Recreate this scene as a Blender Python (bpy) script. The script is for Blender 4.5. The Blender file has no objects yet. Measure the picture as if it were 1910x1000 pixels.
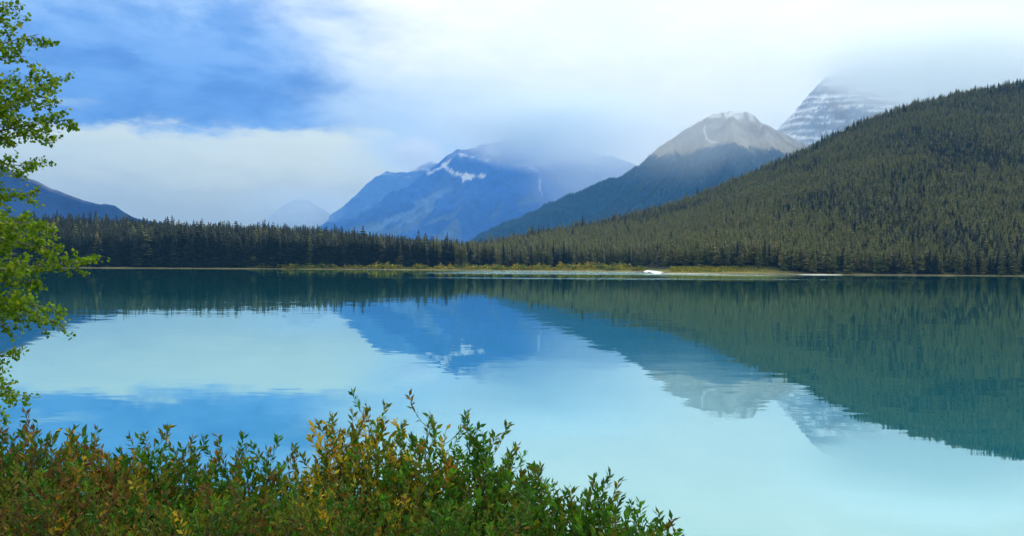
import bpy, math, random
import numpy as np
from mathutils import Matrix, Vector

random.seed(7)
RNG = np.random.default_rng(7)
SC = bpy.context.scene
COL = SC.collection

# ------------------------------------------------------------------ camera
F = 1500.0                      # focal length in pixels of the 1910 x 1000 photograph
CAM_Z = 4.0
PITCH, ROLL = 9.3 / F, 0.0066
fwd = Vector((0, math.cos(PITCH), -math.sin(PITCH)))
right = Vector((math.cos(ROLL), 0, math.sin(ROLL)))
right = (right - fwd * right.dot(fwd)).normalized()
up = right.cross(fwd)
cam_data = bpy.data.cameras.new('camera')
cam = bpy.data.objects.new('camera', cam_data)
COL.objects.link(cam)
m = Matrix.Identity(4)
for i in range(3):
    m[i][0], m[i][1], m[i][2] = right[i], up[i], -fwd[i]
m[2][3] = CAM_Z
cam.matrix_world = m
cam_data.sensor_width = 36
cam_data.lens = 36 * F / 1910
cam_data.clip_start, cam_data.clip_end = 0.1, 60000
SC.camera = cam

def P(px, py, Y):
    """world point seen at photo pixel (px,py), standing at depth y = Y"""
    d = right * ((px - 955) / F) + up * (-(py - 500) / F) + fwd
    d = d * (Y / d.y)
    return (d.x, d.y, d.z + CAM_Z)

CM = np.array([[*right], [*up], [*fwd]])
def project(pts):
    q = (np.asarray(pts) - np.array([0, 0, CAM_Z])) @ CM.T
    return 955 + F * q[:, 0] / q[:, 2], 500 - F * q[:, 1] / q[:, 2]

# ------------------------------------------------------------------ render look
SC.view_settings.view_transform = 'Standard'
SC.view_settings.look = 'None'
SC.view_settings.exposure = 0.25
SC.view_settings.gamma = 1.0
SC.view_settings.use_curve_mapping = False
cy = SC.cycles
cy.max_bounces = 20
cy.diffuse_bounces = 2
cy.glossy_bounces = 3
cy.transmission_bounces = 4
cy.transparent_max_bounces = 8
cy.volume_bounces = 16
cy.volume_step_rate = 1.0
cy.volume_max_steps = 96
cy.use_denoising = True
cy.caustics_reflective = False
cy.caustics_refractive = False
cy.sample_clamp_indirect = 6

# ------------------------------------------------------------------ node helpers
class NT:
    def __init__(self, tree):
        self.t = tree
        tree.nodes.clear()
    def n(self, kind, **kw):
        nd = self.t.nodes.new(kind)
        for k, v in kw.items():
            setattr(nd, k, v)
        return nd
    def set(self, sock, v):
        if isinstance(v, bpy.types.NodeSocket):
            self.t.links.new(v, sock)
        elif v is not None:
            if sock.type == 'RGBA' and len(v) == 3:
                v = (*v, 1)
            sock.default_value = v
    def math(self, op, a, b=None, c=None, clamp=False):
        nd = self.n('ShaderNodeMath', operation=op, use_clamp=clamp)
        for s, v in zip(nd.inputs, (a, b, c)):
            self.set(s, v)
        return nd.outputs[0]
    def vmath(self, op, a, b=None, scale=None):
        nd = self.n('ShaderNodeVectorMath', operation=op)
        self.set(nd.inputs[0], a)
        if b is not None: self.set(nd.inputs[1], b)
        if scale is not None: self.set(nd.inputs['Scale'], scale)
        return nd.outputs['Value'] if op in ('DOT_PRODUCT', 'LENGTH') else nd.outputs[0]
    def smooth(self, x, lo, hi, a=0.0, b=1.0):
        nd = self.n('ShaderNodeMapRange', interpolation_type='SMOOTHSTEP')
        for s, v in zip(nd.inputs[:5], (x, lo, hi, a, b)):
            self.set(s, v)
        return nd.outputs[0]
    def lin(self, x, lo, hi, a=0.0, b=1.0):
        nd = self.n('ShaderNodeMapRange')
        for s, v in zip(nd.inputs[:5], (x, lo, hi, a, b)):
            self.set(s, v)
        return nd.outputs[0]
    def noise(self, vec, scale, detail=4, rough=0.55, dist=0.0):
        nd = self.n('ShaderNodeTexNoise')
        self.set(nd.inputs['Vector'], vec)
        nd.inputs['Scale'].default_value = scale
        nd.inputs['Detail'].default_value = detail
        nd.inputs['Roughness'].default_value = rough
        nd.inputs['Distortion'].default_value = dist
        return nd.outputs['Fac'], nd.outputs['Color']
    def mix(self, fac, a, b, blend='MIX'):
        nd = self.n('ShaderNodeMix', data_type='RGBA', blend_type=blend)
        self.set(nd.inputs['Factor'], fac)
        self.set(nd.inputs['A'], None); self.set(nd.inputs[6], a); self.set(nd.inputs[7], b)
        return nd.outputs[2]
    def xyz(self, v):
        nd = self.n('ShaderNodeSeparateXYZ'); self.set(nd.inputs[0], v)
        return nd.outputs
    def comb(self, x, y, z):
        nd = self.n('ShaderNodeCombineXYZ')
        for s, v in zip(nd.inputs, (x, y, z)): self.set(s, v)
        return nd.outputs[0]

# ------------------------------------------------------------------ sky
SUN_EL, SUN_AZ = math.radians(42), math.radians(24)      # azimuth measured from +Y towards +X
SUNV = (math.sin(SUN_AZ) * math.cos(SUN_EL), math.cos(SUN_AZ) * math.cos(SUN_EL), math.sin(SUN_EL))
world = bpy.data.worlds.new("World")
SC.world = world
world.use_nodes = True
w = NT(world.node_tree)
sky = w.n('ShaderNodeTexSky', sky_type='NISHITA')
sky.sun_disc = False
sky.sun_elevation = SUN_EL
sky.sun_rotation = SUN_AZ
d0 = w.n('ShaderNodeTexCoord').outputs['Generated']
d0 = w.vmath('NORMALIZE', d0)
X, Y, Z = w.xyz(d0)[:3]
stretch = w.comb(X, Y, w.math('MULTIPLY', Z, 2.6))
n1, c1 = w.noise(stretch, 3.2, 6, 0.55)
n2, c2 = w.noise(stretch, 9.0, 6, 0.6, 0.3)
n3, c3 = w.noise(stretch, 26.0, 5, 0.6)
az = w.math('ARCTAN2', X, Y)
el = w.math('ARCSINE', Z)
b1 = w.math('SUBTRACT', n1, 0.5); b2 = w.math('SUBTRACT', n2, 0.5); b3 = w.math('SUBTRACT', n3, 0.5)
azd = w.math('ADD', az, w.math('MULTIPLY', b1, 0.30))
azd = w.math('ADD', azd, w.math('MULTIPLY', b2, 0.14))
eld = w.math('ADD', el, w.math('MULTIPLY', b2, 0.050))
eld = w.math('ADD', eld, w.math('MULTIPLY', b3, 0.034))
# bright thin overcast
colr = w.mix(w.smooth(n1, 0.32, 0.68), (0.94, 0.97, 0.85), (1.14, 1.12, 0.96))
# pale blue shift low in the middle of the view
midm = w.math('MULTIPLY', w.smooth(azd, 0.24, -0.06), w.smooth(eld, 0.30, 0.16))
colr = w.mix(w.math('MULTIPLY', midm, 0.85), colr, (0.62, 0.80, 0.92))
# right-hand part: slightly greyer veil low down
rm = w.math('MULTIPLY', w.smooth(azd, 0.22, 0.42), w.smooth(eld, 0.36, 0.2))
colr = w.mix(w.math('MULTIPLY', rm, 0.5), colr, (0.80, 0.89, 0.82))
# cream gap under the dark cloud
creamm = w.math('MULTIPLY', w.smooth(azd, -0.13, -0.26), w.smooth(eld, 0.26, 0.10))
cream = w.mix(w.smooth(eld, 0.045, 0.15), (0.56, 0.58, 0.46), (1.16, 1.12, 0.70))
colr = w.mix(creamm, colr, cream)
# blue thin part of the dark cloud, fading upwards
lower = w.math('ADD', eld, w.math('MULTIPLY', w.math('SUBTRACT', 1.0, w.math('COSINE', az)), 0.16))
bl = w.math('MULTIPLY', w.smooth(azd, -0.06, -0.36), w.smooth(lower, 0.148, 0.176))
bl = w.math('MULTIPLY', bl, w.smooth(eld, 0.46, 0.25))
blc = w.mix(w.smooth(w.math('ADD', w.math('MULTIPLY', n2, 0.6), w.math('MULTIPLY', n3, 0.4)), 0.38, 0.62), (0.115, 0.32, 0.76), (0.29, 0.52, 0.90))
colr = w.mix(w.math('MULTIPLY', bl, 0.92), colr, blc)
# dense core of the cloud with a sharp lower edge

dk = w.math('MULTIPLY', w.smooth(azd, -0.17, -0.30), w.smooth(lower, 0.158, 0.176))
dk = w.math('MULTIPLY', dk, w.smooth(eld, 0.31, 0.20))
dk = w.math('MULTIPLY', dk, w.lin(n3, 0.3, 0.7, 0.75, 1.0))
core = w.mix(w.smooth(n2, 0.36, 0.64), (0.045, 0.16, 0.54), (0.14, 0.33, 0.77))
colr = w.mix(w.math('MULTIPLY', dk, 0.92), colr, core)
# small bright tear near the left edge of the dark cloud
tear = w.math('MULTIPLY', w.smooth(w.math('ABSOLUTE', w.math('ADD', azd, 0.545)), 0.060, 0.0),
              w.smooth(w.math('ABSOLUTE', w.math('SUBTRACT', eld, 0.168)), 0.012, 0.0))
colr = w.mix(w.math('MULTIPLY', tear, 0.6), colr, (0.62, 0.75, 0.80))
lift = w.lin(el, 0.22, 1.2, 1.0, 1.3)          # overcast is brighter towards the zenith
colr = w.vmath('MULTIPLY', colr, w.comb(lift, lift, lift))
glow = w.math('MAXIMUM', w.vmath('DOT_PRODUCT', d0, SUNV), 0.0)
glow = w.math('ADD', 1.0, w.math('MULTIPLY', w.math('POWER', glow, 5.0), 0.32))   # sun glowing through the overcast
colr = w.vmath('MULTIPLY', colr, w.comb(glow, glow, glow))
bg1 = w.n('ShaderNodeBackground'); w.set(bg1.inputs[0], sky.outputs[0]); bg1.inputs[1].default_value = 0.08
bg2 = w.n('ShaderNodeBackground'); w.set(bg2.inputs[0], colr); bg2.inputs[1].default_value = 1.06
mixw = w.n('ShaderNodeMixShader'); mixw.inputs[0].default_value = 0.95
w.set(mixw.inputs[1], bg1.outputs[0]); w.set(mixw.inputs[2], bg2.outputs[0])
wo = w.n('ShaderNodeOutputWorld'); w.set(wo.inputs[0], mixw.outputs[0])

# ------------------------------------------------------------------ sun behind thin cloud
sd = bpy.data.lights.new('sun', 'SUN')
sd.energy = 1.1
sd.angle = math.radians(14)
sd.color = (1.0, 0.97, 0.92)
sun = bpy.data.objects.new('sun', sd)
COL.objects.link(sun)
sv = Vector((math.sin(SUN_AZ) * math.cos(SUN_EL), math.cos(SUN_AZ) * math.cos(SUN_EL), math.sin(SUN_EL)))
sun.rotation_euler = sv.to_track_quat('Z', 'Y').to_euler()

# ------------------------------------------------------------------ object helpers
def tag(o, label=None, cat=None, group=None, kind=None):
    if label: o['label'] = label
    if cat: o['category'] = cat
    if group: o['group'] = group
    if kind: o['kind'] = kind
    return o

def mesh(name, verts, faces, mats, cols=None, smooth=False, mat_idx=None):
    me = bpy.data.meshes.new(name)
    verts = np.asarray(verts, dtype=np.float32)
    if isinstance(faces, np.ndarray):
        nf, k = faces.shape
        me.vertices.add(len(verts)); me.vertices.foreach_set('co', verts.ravel())
        me.loops.add(nf * k); me.loops.foreach_set('vertex_index', faces.astype(np.int32).ravel())
        me.polygons.add(nf); me.polygons.foreach_set('loop_start', np.arange(0, nf * k, k, dtype=np.int32))
        me.update(calc_edges=True)
    else:
        me.from_pydata([tuple(v) for v in verts.tolist()], [], faces)
    for mt in (mats if isinstance(mats, (list, tuple)) else [mats]):
        me.materials.append(mt)
    if cols is not None:
        cols = np.asarray(cols, dtype=np.float32)
        if cols.shape[1] == 3:
            cols = np.concatenate([cols, np.ones((len(cols), 1), np.float32)], 1)
        a = me.attributes.new('col', 'FLOAT_COLOR', 'POINT')
        a.data.foreach_set('color', cols.ravel())
    if smooth:
        me.polygons.foreach_set('use_smooth', np.ones(len(me.polygons), dtype=bool))
    if mat_idx is not None:
        me.polygons.foreach_set('material_index', np.asarray(mat_idx, dtype=np.int32))
    me.validate()
    me.update()
    return me

def link(name, me, parent=None, loc=None, rot=None, scale=None):
    o = bpy.data.objects.new(name, me)
    COL.objects.link(o)
    if parent: o.parent = parent
    if loc is not None: o.location = loc
    if rot is not None: o.rotation_euler = rot
    if scale is not None: o.scale = scale
    return o

# ------------------------------------------------------------------ numpy noise
def _hash(ix, iy, seed):
    h = (ix.astype(np.int64) * 374761393 + iy.astype(np.int64) * 668265263 + seed * 974711) & 0x7fffffff
    h = ((h ^ (h >> 13)) * 1274126177) & 0x7fffffff
    h = (h ^ (h >> 16)) & 0xffffff
    return h / float(0xffffff)

def vnoise(x, y, seed=0):
    ix, iy = np.floor(x), np.floor(y)
    fx, fy = x - ix, y - iy
    fx = fx * fx * fx * (fx * (fx * 6 - 15) + 10); fy = fy * fy * fy * (fy * (fy * 6 - 15) + 10)
    a = _hash(ix, iy, seed); b = _hash(ix + 1, iy, seed)
    c = _hash(ix, iy + 1, seed); d = _hash(ix + 1, iy + 1, seed)
    return (a + (b - a) * fx) * (1 - fy) + (c + (d - c) * fx) * fy

def fbm(x, y, oct=5, seed=0, gain=0.5):
    s, a, t = 0, 1.0, 0
    for k in range(oct):
        s = s + a * (vnoise(x * 2 ** k + 17.3 * k, y * 2 ** k - 9.1 * k, seed + k) - 0.5)
        t += a; a *= gain
    return s / t * 2

def ridged(x, y, oct=5, seed=0, gain=0.55):
    s, a, t = 0, 1.0, 0
    for k in range(oct):
        s = s + a * (1 - np.abs(2 * vnoise(x * 2 ** k + 7.7 * k, y * 2 ** k + 3.3 * k, seed + k) - 1))
        t += a; a *= gain
    return s / t

def sstep(x, a, b):
    t = np.clip((x - a) / (b - a), 0, 1)
    return t * t * (3 - 2 * t)

def grid_faces(nx, ny):
    i = np.arange(nx * ny).reshape(ny, nx)
    return np.stack([i[:-1, :-1], i[:-1, 1:], i[1:, 1:], i[1:, :-1]], -1).reshape(-1, 4)

# ------------------------------------------------------------------ materials
def mat(name):
    mt = bpy.data.materials.new(name)
    mt.use_nodes = True
    return mt, NT(mt.node_tree)

def out(t, surf=None, vol=None):
    o = t.n('ShaderNodeOutputMaterial')
    if surf is not None: t.set(o.inputs['Surface'], surf)
    if vol is not None: t.set(o.inputs['Volume'], vol)

def pbsdf(t, color, rough=0.9, normal=None, spec=0.2):
    b = t.n('ShaderNodeBsdfPrincipled')
    t.set(b.inputs['Base Color'], color)
    t.set(b.inputs['Roughness'], rough)
    b.inputs['Specular IOR Level'].default_value = spec
    if normal is not None: t.set(b.inputs['Normal'], normal)
    return b.outputs[0]

def bump(t, h, strength, dist):
    b = t.n('ShaderNodeBump')
    b.inputs['Strength'].default_value = strength
    b.inputs['Distance'].default_value = dist
    t.set(b.inputs['Height'], h)
    return b.outputs[0]

def terrain_mat(name, fine, bump_d, contrast=0.5):
    mt, t = mat(name)
    a = t.n('ShaderNodeAttribute', attribute_name='col').outputs['Color']
    pos = t.n('ShaderNodeTexCoord').outputs['Object']
    f, c = t.noise(pos, fine, 6, 0.62)
    f2, _ = t.noise(pos, fine * 5, 4, 0.6)
    k = t.lin(t.math('ADD', t.math('MULTIPLY', f, 0.6), t.math('MULTIPLY', f2, 0.4)), 0.3, 0.7, 1 - contrast, 1 + contrast)
    cl = t.vmath('MULTIPLY', a, t.comb(k, k, k))
    out(t, pbsdf(t, cl, 0.95, bump(t, t.math('ADD', f, t.math('MULTIPLY', f2, 0.4)), 0.7, bump_d), 0.1))
    return mt

MAT_HILL = terrain_mat('forest_floor', 0.05, 2.0)
MAT_ROCK = terrain_mat('mountain_rock', 0.014, 9.0, 0.42)
MAT_BANK = terrain_mat('bank_soil', 2.5, 0.05)

def leaf_mat(name, transl=0.35, random_tint=None):
    mt, t = mat(name)
    a = t.n('ShaderNodeAttribute', attribute_name='col').outputs['Color']
    if random_tint:
        r = t.n('ShaderNodeObjectInfo').outputs['Random']
        rp = t.n('ShaderNodeValToRGB')
        t.set(rp.inputs[0], r)
        els = rp.color_ramp.elements
        while len(els) < len(random_tint): els.new(0.5)
        for e, (p, c) in zip(els, random_tint):
            e.position = p; e.color = (*c, 1)
        a = t.vmath('MULTIPLY', a, rp.outputs[0])
    b = pbsdf(t, a, 0.6, None, 0.25)
    tr = t.n('ShaderNodeBsdfTranslucent'); t.set(tr.inputs[0], a)
    mx = t.n('ShaderNodeMixShader'); mx.inputs[0].default_value = transl
    t.set(mx.inputs[1], b); t.set(mx.inputs[2], tr.outputs[0])
    out(t, mx.outputs[0])
    return mt

MAT_NEEDLE = leaf_mat('conifer_needles', 0.42, [(0.0, (0.75, 0.82, 0.8)), (0.3, (0.9, 1.0, 0.9)), (0.6, (1.1, 1.1, 0.9)),
                                               (0.85, (1.22, 1.1, 0.85)), (1.0, (1.0, 1.25, 0.9))])
MAT_LEAF = leaf_mat('broad_leaves', 0.4)

def bark_mat(name, c1, c2, sc):
    mt, t = mat(name)
    pos = t.n('ShaderNodeTexCoord').outputs['Object']
    f, _ = t.noise(pos, sc, 5, 0.65)
    cl = t.mix(t.smooth(f, 0.35, 0.65), c1, c2)
    out(t, pbsdf(t, cl, 0.85, bump(t, f, 0.5, 0.3 / sc), 0.2))
    return mt
MAT_TRUNK = bark_mat('spruce_bark', (0.022, 0.017, 0.013), (0.05, 0.042, 0.034), 0.8)
MAT_ASPEN = bark_mat('pale_bark', (0.09, 0.08, 0.055), (0.30, 0.29, 0.23), 12)
MAT_TWIG = bark_mat('twig_bark', (0.03, 0.02, 0.016), (0.10, 0.065, 0.045), 40)

# lake water: turquoise body under a rippled mirror surface
def water_mat(name, body):
    mt, t = mat(name)
    pos = t.n('ShaderNodeTexCoord').outputs['Object']
    x, y, z = t.xyz(pos)[:3]
    def layer(sx, sy, detail):
        v = t.comb(t.math('MULTIPLY', x, sx), t.math('MULTIPLY', y, sy), 0.0)
        _, c = t.noise(v, 1.0, detail, 0.5)
        return t.vmath('SUBTRACT', c, (0.5, 0.5, 0.5))
    fine = layer(0.9, 2.6, 2)
    mid = layer(0.12, 0.55, 2)
    # calm and ruffled patches
    pv = t.comb(t.math('MULTIPLY', x, 0.006), t.math('MULTIPLY', y, 0.03), 0.0)
    patch, _ = t.noise(pv, 1.0, 3, 0.5)
    calm = t.smooth(patch, 0.38, 0.64, 0.40, 1.7)
    # wind-ruffled streaks: far inlet zone and two narrow lines
    wob, _ = t.noise(t.comb(t.math('MULTIPLY', x, 0.012), t.math('MULTIPLY', y, 0.02), 4.0), 1.0, 3, 0.6)
    yw = t.math('ADD', y, t.math('MULTIPLY', t.math('SUBTRACT', wob, 0.5), 60))
    def band(lo, hi, soft, x0, x1, xs):
        a = t.math('MULTIPLY', t.smooth(yw, lo - soft, lo + soft), t.smooth(yw, hi + soft, hi - soft))
        b = t.math('MULTIPLY', t.smooth(x, x0 - xs, x0 + xs), t.smooth(x, x1 + xs, x1 - xs))
        return t.math('MULTIPLY', a, b)
    st, _ = t.noise(t.comb(t.math('MULTIPLY', x, 0.01), t.math('MULTIPLY', y, 0.13), 9.0), 1.0, 3, 0.6)
    gap = t.smooth(st, 0.36, 0.50)
    far = t.math('MULTIPLY', band(285, 425, 12, -25, 105, 25), gap)
    line1 = t.math('MULTIPLY', band(206, 224, 9, -5, 95, 45), t.smooth(st, 0.36, 0.55, 0.25, 1.0))
    line2 = t.math('MULTIPLY', band(82, 91, 4, -70, -16, 10), 0.012)
    wind = t.math('MAXIMUM', t.math('MAXIMUM', far, line1), line2)
    s_f = t.math('ADD', t.math('MULTIPLY', calm, 0.014), t.math('MULTIPLY', wind, 1.5))
    s_m = t.math('MULTIPLY', calm, 0.0085)
    nrm = t.vmath('ADD', t.vmath('SCALE', fine, scale=s_f), t.vmath('SCALE', mid, scale=s_m))
    nrm = t.vmath('MULTIPLY', nrm, (0.6, 1, 0))
    nrm = t.vmath('NORMALIZE', t.vmath('ADD', nrm, (0, 0, 1)))
    fr = t.n('ShaderNodeFresnel'); fr.inputs[0].default_value = 1.33; 
    fac = t.math('POWER', fr.outputs[0], 0.26, clamp=True)
    gl = t.n('ShaderNodeBsdfGlossy'); gl.inputs['Roughness'].default_value = 0.015
    t.set(gl.inputs['Color'], (0.75, 0.97, 0.98)); t.set(gl.inputs['Normal'], nrm)
    df = t.n('ShaderNodeBsdfDiffuse'); t.set(df.inputs['Color'], body)
    mx = t.n('ShaderNodeMixShader')
    t.set(mx.inputs[0], fac); t.set(mx.inputs[1], df.outputs[0]); t.set(mx.inputs[2], gl.outputs[0])
    out(t, mx.outputs[0])
    return mt
MAT_WATER = water_mat('glacial_water', (0.0, 0.20, 0.235))

# ------------------------------------------------------------------ lie of the land
SKY_PX = np.array([-1500, -600, 50, 150, 300, 480, 600, 700, 800, 860, 930, 1000, 1120, 1200, 1280, 1400, 1500, 1600, 1700, 1800, 1910, 2200, 2700, 3500], float)
SKY_PY = np.array([380, 390, 404, 400, 410, 416, 422, 434, 443, 448, 438, 426, 405, 386, 361, 315, 270, 221, 183, 161, 143, 98, 60, 40], float)
SKY_YR = np.array([620, 600, 590, 590, 590, 600, 610, 620, 640, 660, 680, 710, 760, 790, 820, 860, 880, 900, 920, 940, 950, 980, 1000, 1000], float)
SKY_TH = np.array([22, 22, 22, 22, 22, 22, 22, 20, 19, 17, 15, 13, 12, 12, 12, 12, 12, 12, 12, 12, 12, 12, 12, 12], float)
SH_PX = np.array([-3000, -600, 0, 150, 500, 900, 1100, 1190, 1250, 1430, 1600, 1900, 2600, 4000], float)
SH_Y = np.array([300, 390, 412, 415, 428, 428, 412, 404, 345, 332, 336, 330, 300, 260], float)

def skyline(t):
    px = 955 + t * F
    py = np.interp(px, SKY_PX, SKY_PY); yr = np.interp(px, SKY_PX, SKY_YR); th = np.interp(px, SKY_PX, SKY_TH)
    hz = 490.7 + 0.0066 * (px - 955)
    zr = CAM_Z + (hz - py) / F * yr - th * 0.93
    ys = np.interp(px, SH_PX, SH_Y)
    return yr, zr, ys

def far_height(x, y):
    t = x / np.maximum(y, 1)
    yr, zr, ys = skyline(t)
    wob = 8 * fbm(x / 40, y / 40, 3, 5)
    s = (y - ys - wob * 0.5) / np.maximum(yr - ys, 1)
    sl = np.clip(s, 0, 1)
    ridge = 0.35 * sl + 0.65 * sl ** 1.25
    z = 0.25 + (zr - 0.25) * ridge
    z = np.where(s < 0, np.maximum(-3, 0.25 + s * (yr - ys) * 0.10), z)
    back = np.clip(s - 1, 0, 5)
    z = np.where(s > 1, zr - back * 0.55 * (yr - ys) * np.clip(zr / 60, 0.1, 1), z)
    z = z + np.where(s > 0, np.clip(s * 4, 0, 1) * 2.2 * fbm(x / 60, y / 60, 4, 11) * np.clip(zr / 60, 0.25, 1), 0)
    return np.maximum(z, -3), s

tt = np.linspace(-1.35, 1.6, 420)
ss = np.concatenate([np.linspace(-0.10, 0.1, 26), np.linspace(0.11, 1.15, 70), np.linspace(1.2, 2.4, 18)])
T_, S_ = np.meshgrid(tt, ss)
yr_, zr_, ys_ = skyline(T_)
Yg = ys_ + S_ * (yr_ - ys_)
Xg = T_ * Yg
Zg, Sg = far_height(Xg, Yg)
floor_c = np.array([0.030, 0.034, 0.018])
sand = np.array([0.17, 0.145, 0.08])
gras = np.array([0.17, 0.155, 0.035])
nz = fbm(Xg / 12, Yg / 12, 4, 21)
ca = np.ones(Xg.shape + (3,)) * floor_c
wg = (sstep(Zg + nz * 0.5, 2.2, 0.7) * sstep(Sg, 0.25, 0.15))[..., None]
rightm = sstep(Xg / Yg, 0.30, 0.36)[..., None]
ca = ca * (1 - wg) + (gras * (1 - rightm) + np.array([0.055, 0.055, 0.022]) * rightm) * wg
ws = (sstep(Zg + nz * 0.15, 0.42, 0.27) * sstep(Sg, 0.25, 0.15))[..., None]
ca = ca * (1 - ws) + sand * ws
hill = link('hill', mesh('hill', np.stack([Xg, Yg, Zg], -1).reshape(-1, 3), grid_faces(len(tt), len(ss)), MAT_HILL, ca.reshape(-1, 3), True))
tag(hill, 'forested slope rising from the far lake shore to the right', kind='structure')

# near bank and valley floor in one sheet that reaches the far end of the valley
def near_height(x, y):
    sh = 7.2 + 0.8 * fbm(x / 6, x * 0 + 3.3, 3, 4) - 0.12 * np.maximum(x, 0) + 0.10 * np.minimum(x, 0) * -1
    z = 2.35 * (1 - y / np.maximum(sh, 1))
    z = np.where(y < 0, 2.35 + 0.03 * -y, np.maximum(z, -2.5))
    z = z + 0.12 * fbm(x / 1.3, y / 1.3, 4, 31) * (z > -1)
    return z
def axis(lo_n, far, n, p):
    u = np.linspace(-1, 1, n)
    return np.sign(u) * (lo_n * np.abs(u) + far * np.abs(u) ** p)
gx = axis(14, 10500, 181, 6)
gy = np.unique(np.concatenate([np.linspace(-30, 14, 110), -30 - np.geomspace(2, 1500, 14), 14 + np.geomspace(3, 10500, 60)]))
GX, GY = np.meshgrid(gx, gy)
GZ = near_height(GX, GY)
lim = 1200
land = np.clip((np.hypot(GX, GY) - 1000) / 300, 0, 1)
GZ = np.where(GY > 20, -2.5 + land * 2.2, GZ)
GZ = np.where((GY <= 20) & (np.hypot(GX, GY) > 60), np.maximum(GZ, np.where(GY < 0, 2.0, -2.5)), GZ)
gc = np.ones(GX.shape + (3,)) * np.array([0.06, 0.045, 0.025])
gn = fbm(GX / 0.8, GY / 0.8, 3, 3)[..., None]
gc = gc * (1 + 0.5 * gn)
ground = link('ground', mesh('ground', np.stack([GX, GY, GZ], -1).reshape(-1, 3), grid_faces(len(gx), len(gy)), MAT_BANK, gc.reshape(-1, 3), True))
tag(ground, 'brown earth bank sloping to the water under the bushes', kind='structure')

# lake
lake = link('lake_water', mesh('lake_water', [(-1300, -40, 0), (1300, -40, 0), (1300, 640, 0), (-1300, 640, 0)], [(0, 1, 2, 3)], MAT_WATER))
tag(lake, 'calm turquoise lake mirroring mountains and clouds', kind='structure')

# ------------------------------------------------------------------ mountains
def ridge_field(X, Y, lines):
    best = np.full(X.shape, -1e9); bd = np.full(X.shape, 1e9)
    for pts, s, D0 in lines:
        pts = np.array(pts)
        for a, b in zip(pts[:-1], pts[1:]):
            ab = b - a
            L = ab[0] ** 2 + ab[1] ** 2
            u = np.clip(((X - a[0]) * ab[0] + (Y - a[1]) * ab[1]) / L, 0, 1)
            dd = np.hypot(X - a[0] - u * ab[0], Y - a[1] - u * ab[1])
            h = a[2] + u * ab[2] - s * (D0 * (1 - np.exp(-dd / D0)) * 0.6 + dd * 0.4)
            bd = np.where(h > best, dd, bd)
            best = np.maximum(best, h)
    return best, bd

def mountain(name, label, x0, x1, y0, y1, nx, ny, lines, amp, wl, colour, seed=0, terrace=None, mat_=None):
    xs = np.linspace(x0, x1, nx); ys = np.linspace(y0, y1, ny)
    X, Y = np.meshgrid(xs, ys)
    wx = X + wl * 0.25 * fbm(X / wl, Y / wl, 4, seed + 50)
    wy = Y + wl * 0.25 * fbm(X / wl, Y / wl, 4, seed + 60)
    h, d = ridge_field(wx * 0.0 + X, Y, lines)
    g = ridged(wx / wl, wy / wl, 5, seed)
    h = h + amp * (g - 0.72) * np.clip(d / (0.5 * wl), 0.16, 1) + amp * 0.12 * fbm(X / (wl * .15), Y / (wl * .15), 4, seed + 9)
    h = h + amp * 0.20 * (ridged(wx / (wl * .22), wy / (wl * .22), 3, seed + 21) - 0.62) * np.clip(d / (0.3 * wl), 0.25, 1)
    if terrace:
        st, k = terrace
        hh = h + st * 1.3 * fbm(X / 700, Y / 700, 5, seed + 3) + 0.10 * X
        fr = hh / st - np.floor(hh / st)
        h = h + (sstep(fr, 0.35, 0.95) - fr) * st * k * np.clip(1 + 1.8 * fbm(X / 260, h / 90, 3, seed + 4), 0, 1.6)
    h = np.maximum(h, -1.5)
    gy_, gx_ = np.gradient(h, ys, xs)
    nzv = 1 / np.sqrt(1 + gx_ ** 2 + gy_ ** 2)
    c = colour(X, Y, h, nzv, d, g)
    me = mesh(name, np.stack([X, Y, h], -1).reshape(-1, 3), grid_faces(nx, ny), mat_ or MAT_ROCK, c.reshape(-1, 3), True)
    o = link(name, me)
    tag(o, label, kind='structure')
    return X, Y, h, nzv

def lerp(c, new, wgt):
    return c * (1 - wgt[..., None]) + np.array(new) * wgt[..., None]

def pline(pts, Yd):
    return [P(p[0], p[1], p[2] if len(p) > 2 else Yd) for p in pts]

def stroke(X, h, pts, Yd, width, n):
    best = np.full(X.shape, 1e9)
    q = [(P(a, b, Yd)[0], P(a, b, Yd)[2]) for a, b in pts]
    for a, b in zip(q[:-1], q[1:]):
        ab = np.array(b) - np.array(a); L = (ab ** 2).sum()
        u = np.clip(((X - a[0]) * ab[0] + (h - a[1]) * ab[1]) / L, 0, 1)
        best = np.minimum(best, np.hypot(X - a[0] - u * ab[0], h - a[1] - u * ab[1]))
    return sstep(best / width + n * 1.6, 1.25, 0.6)

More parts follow.
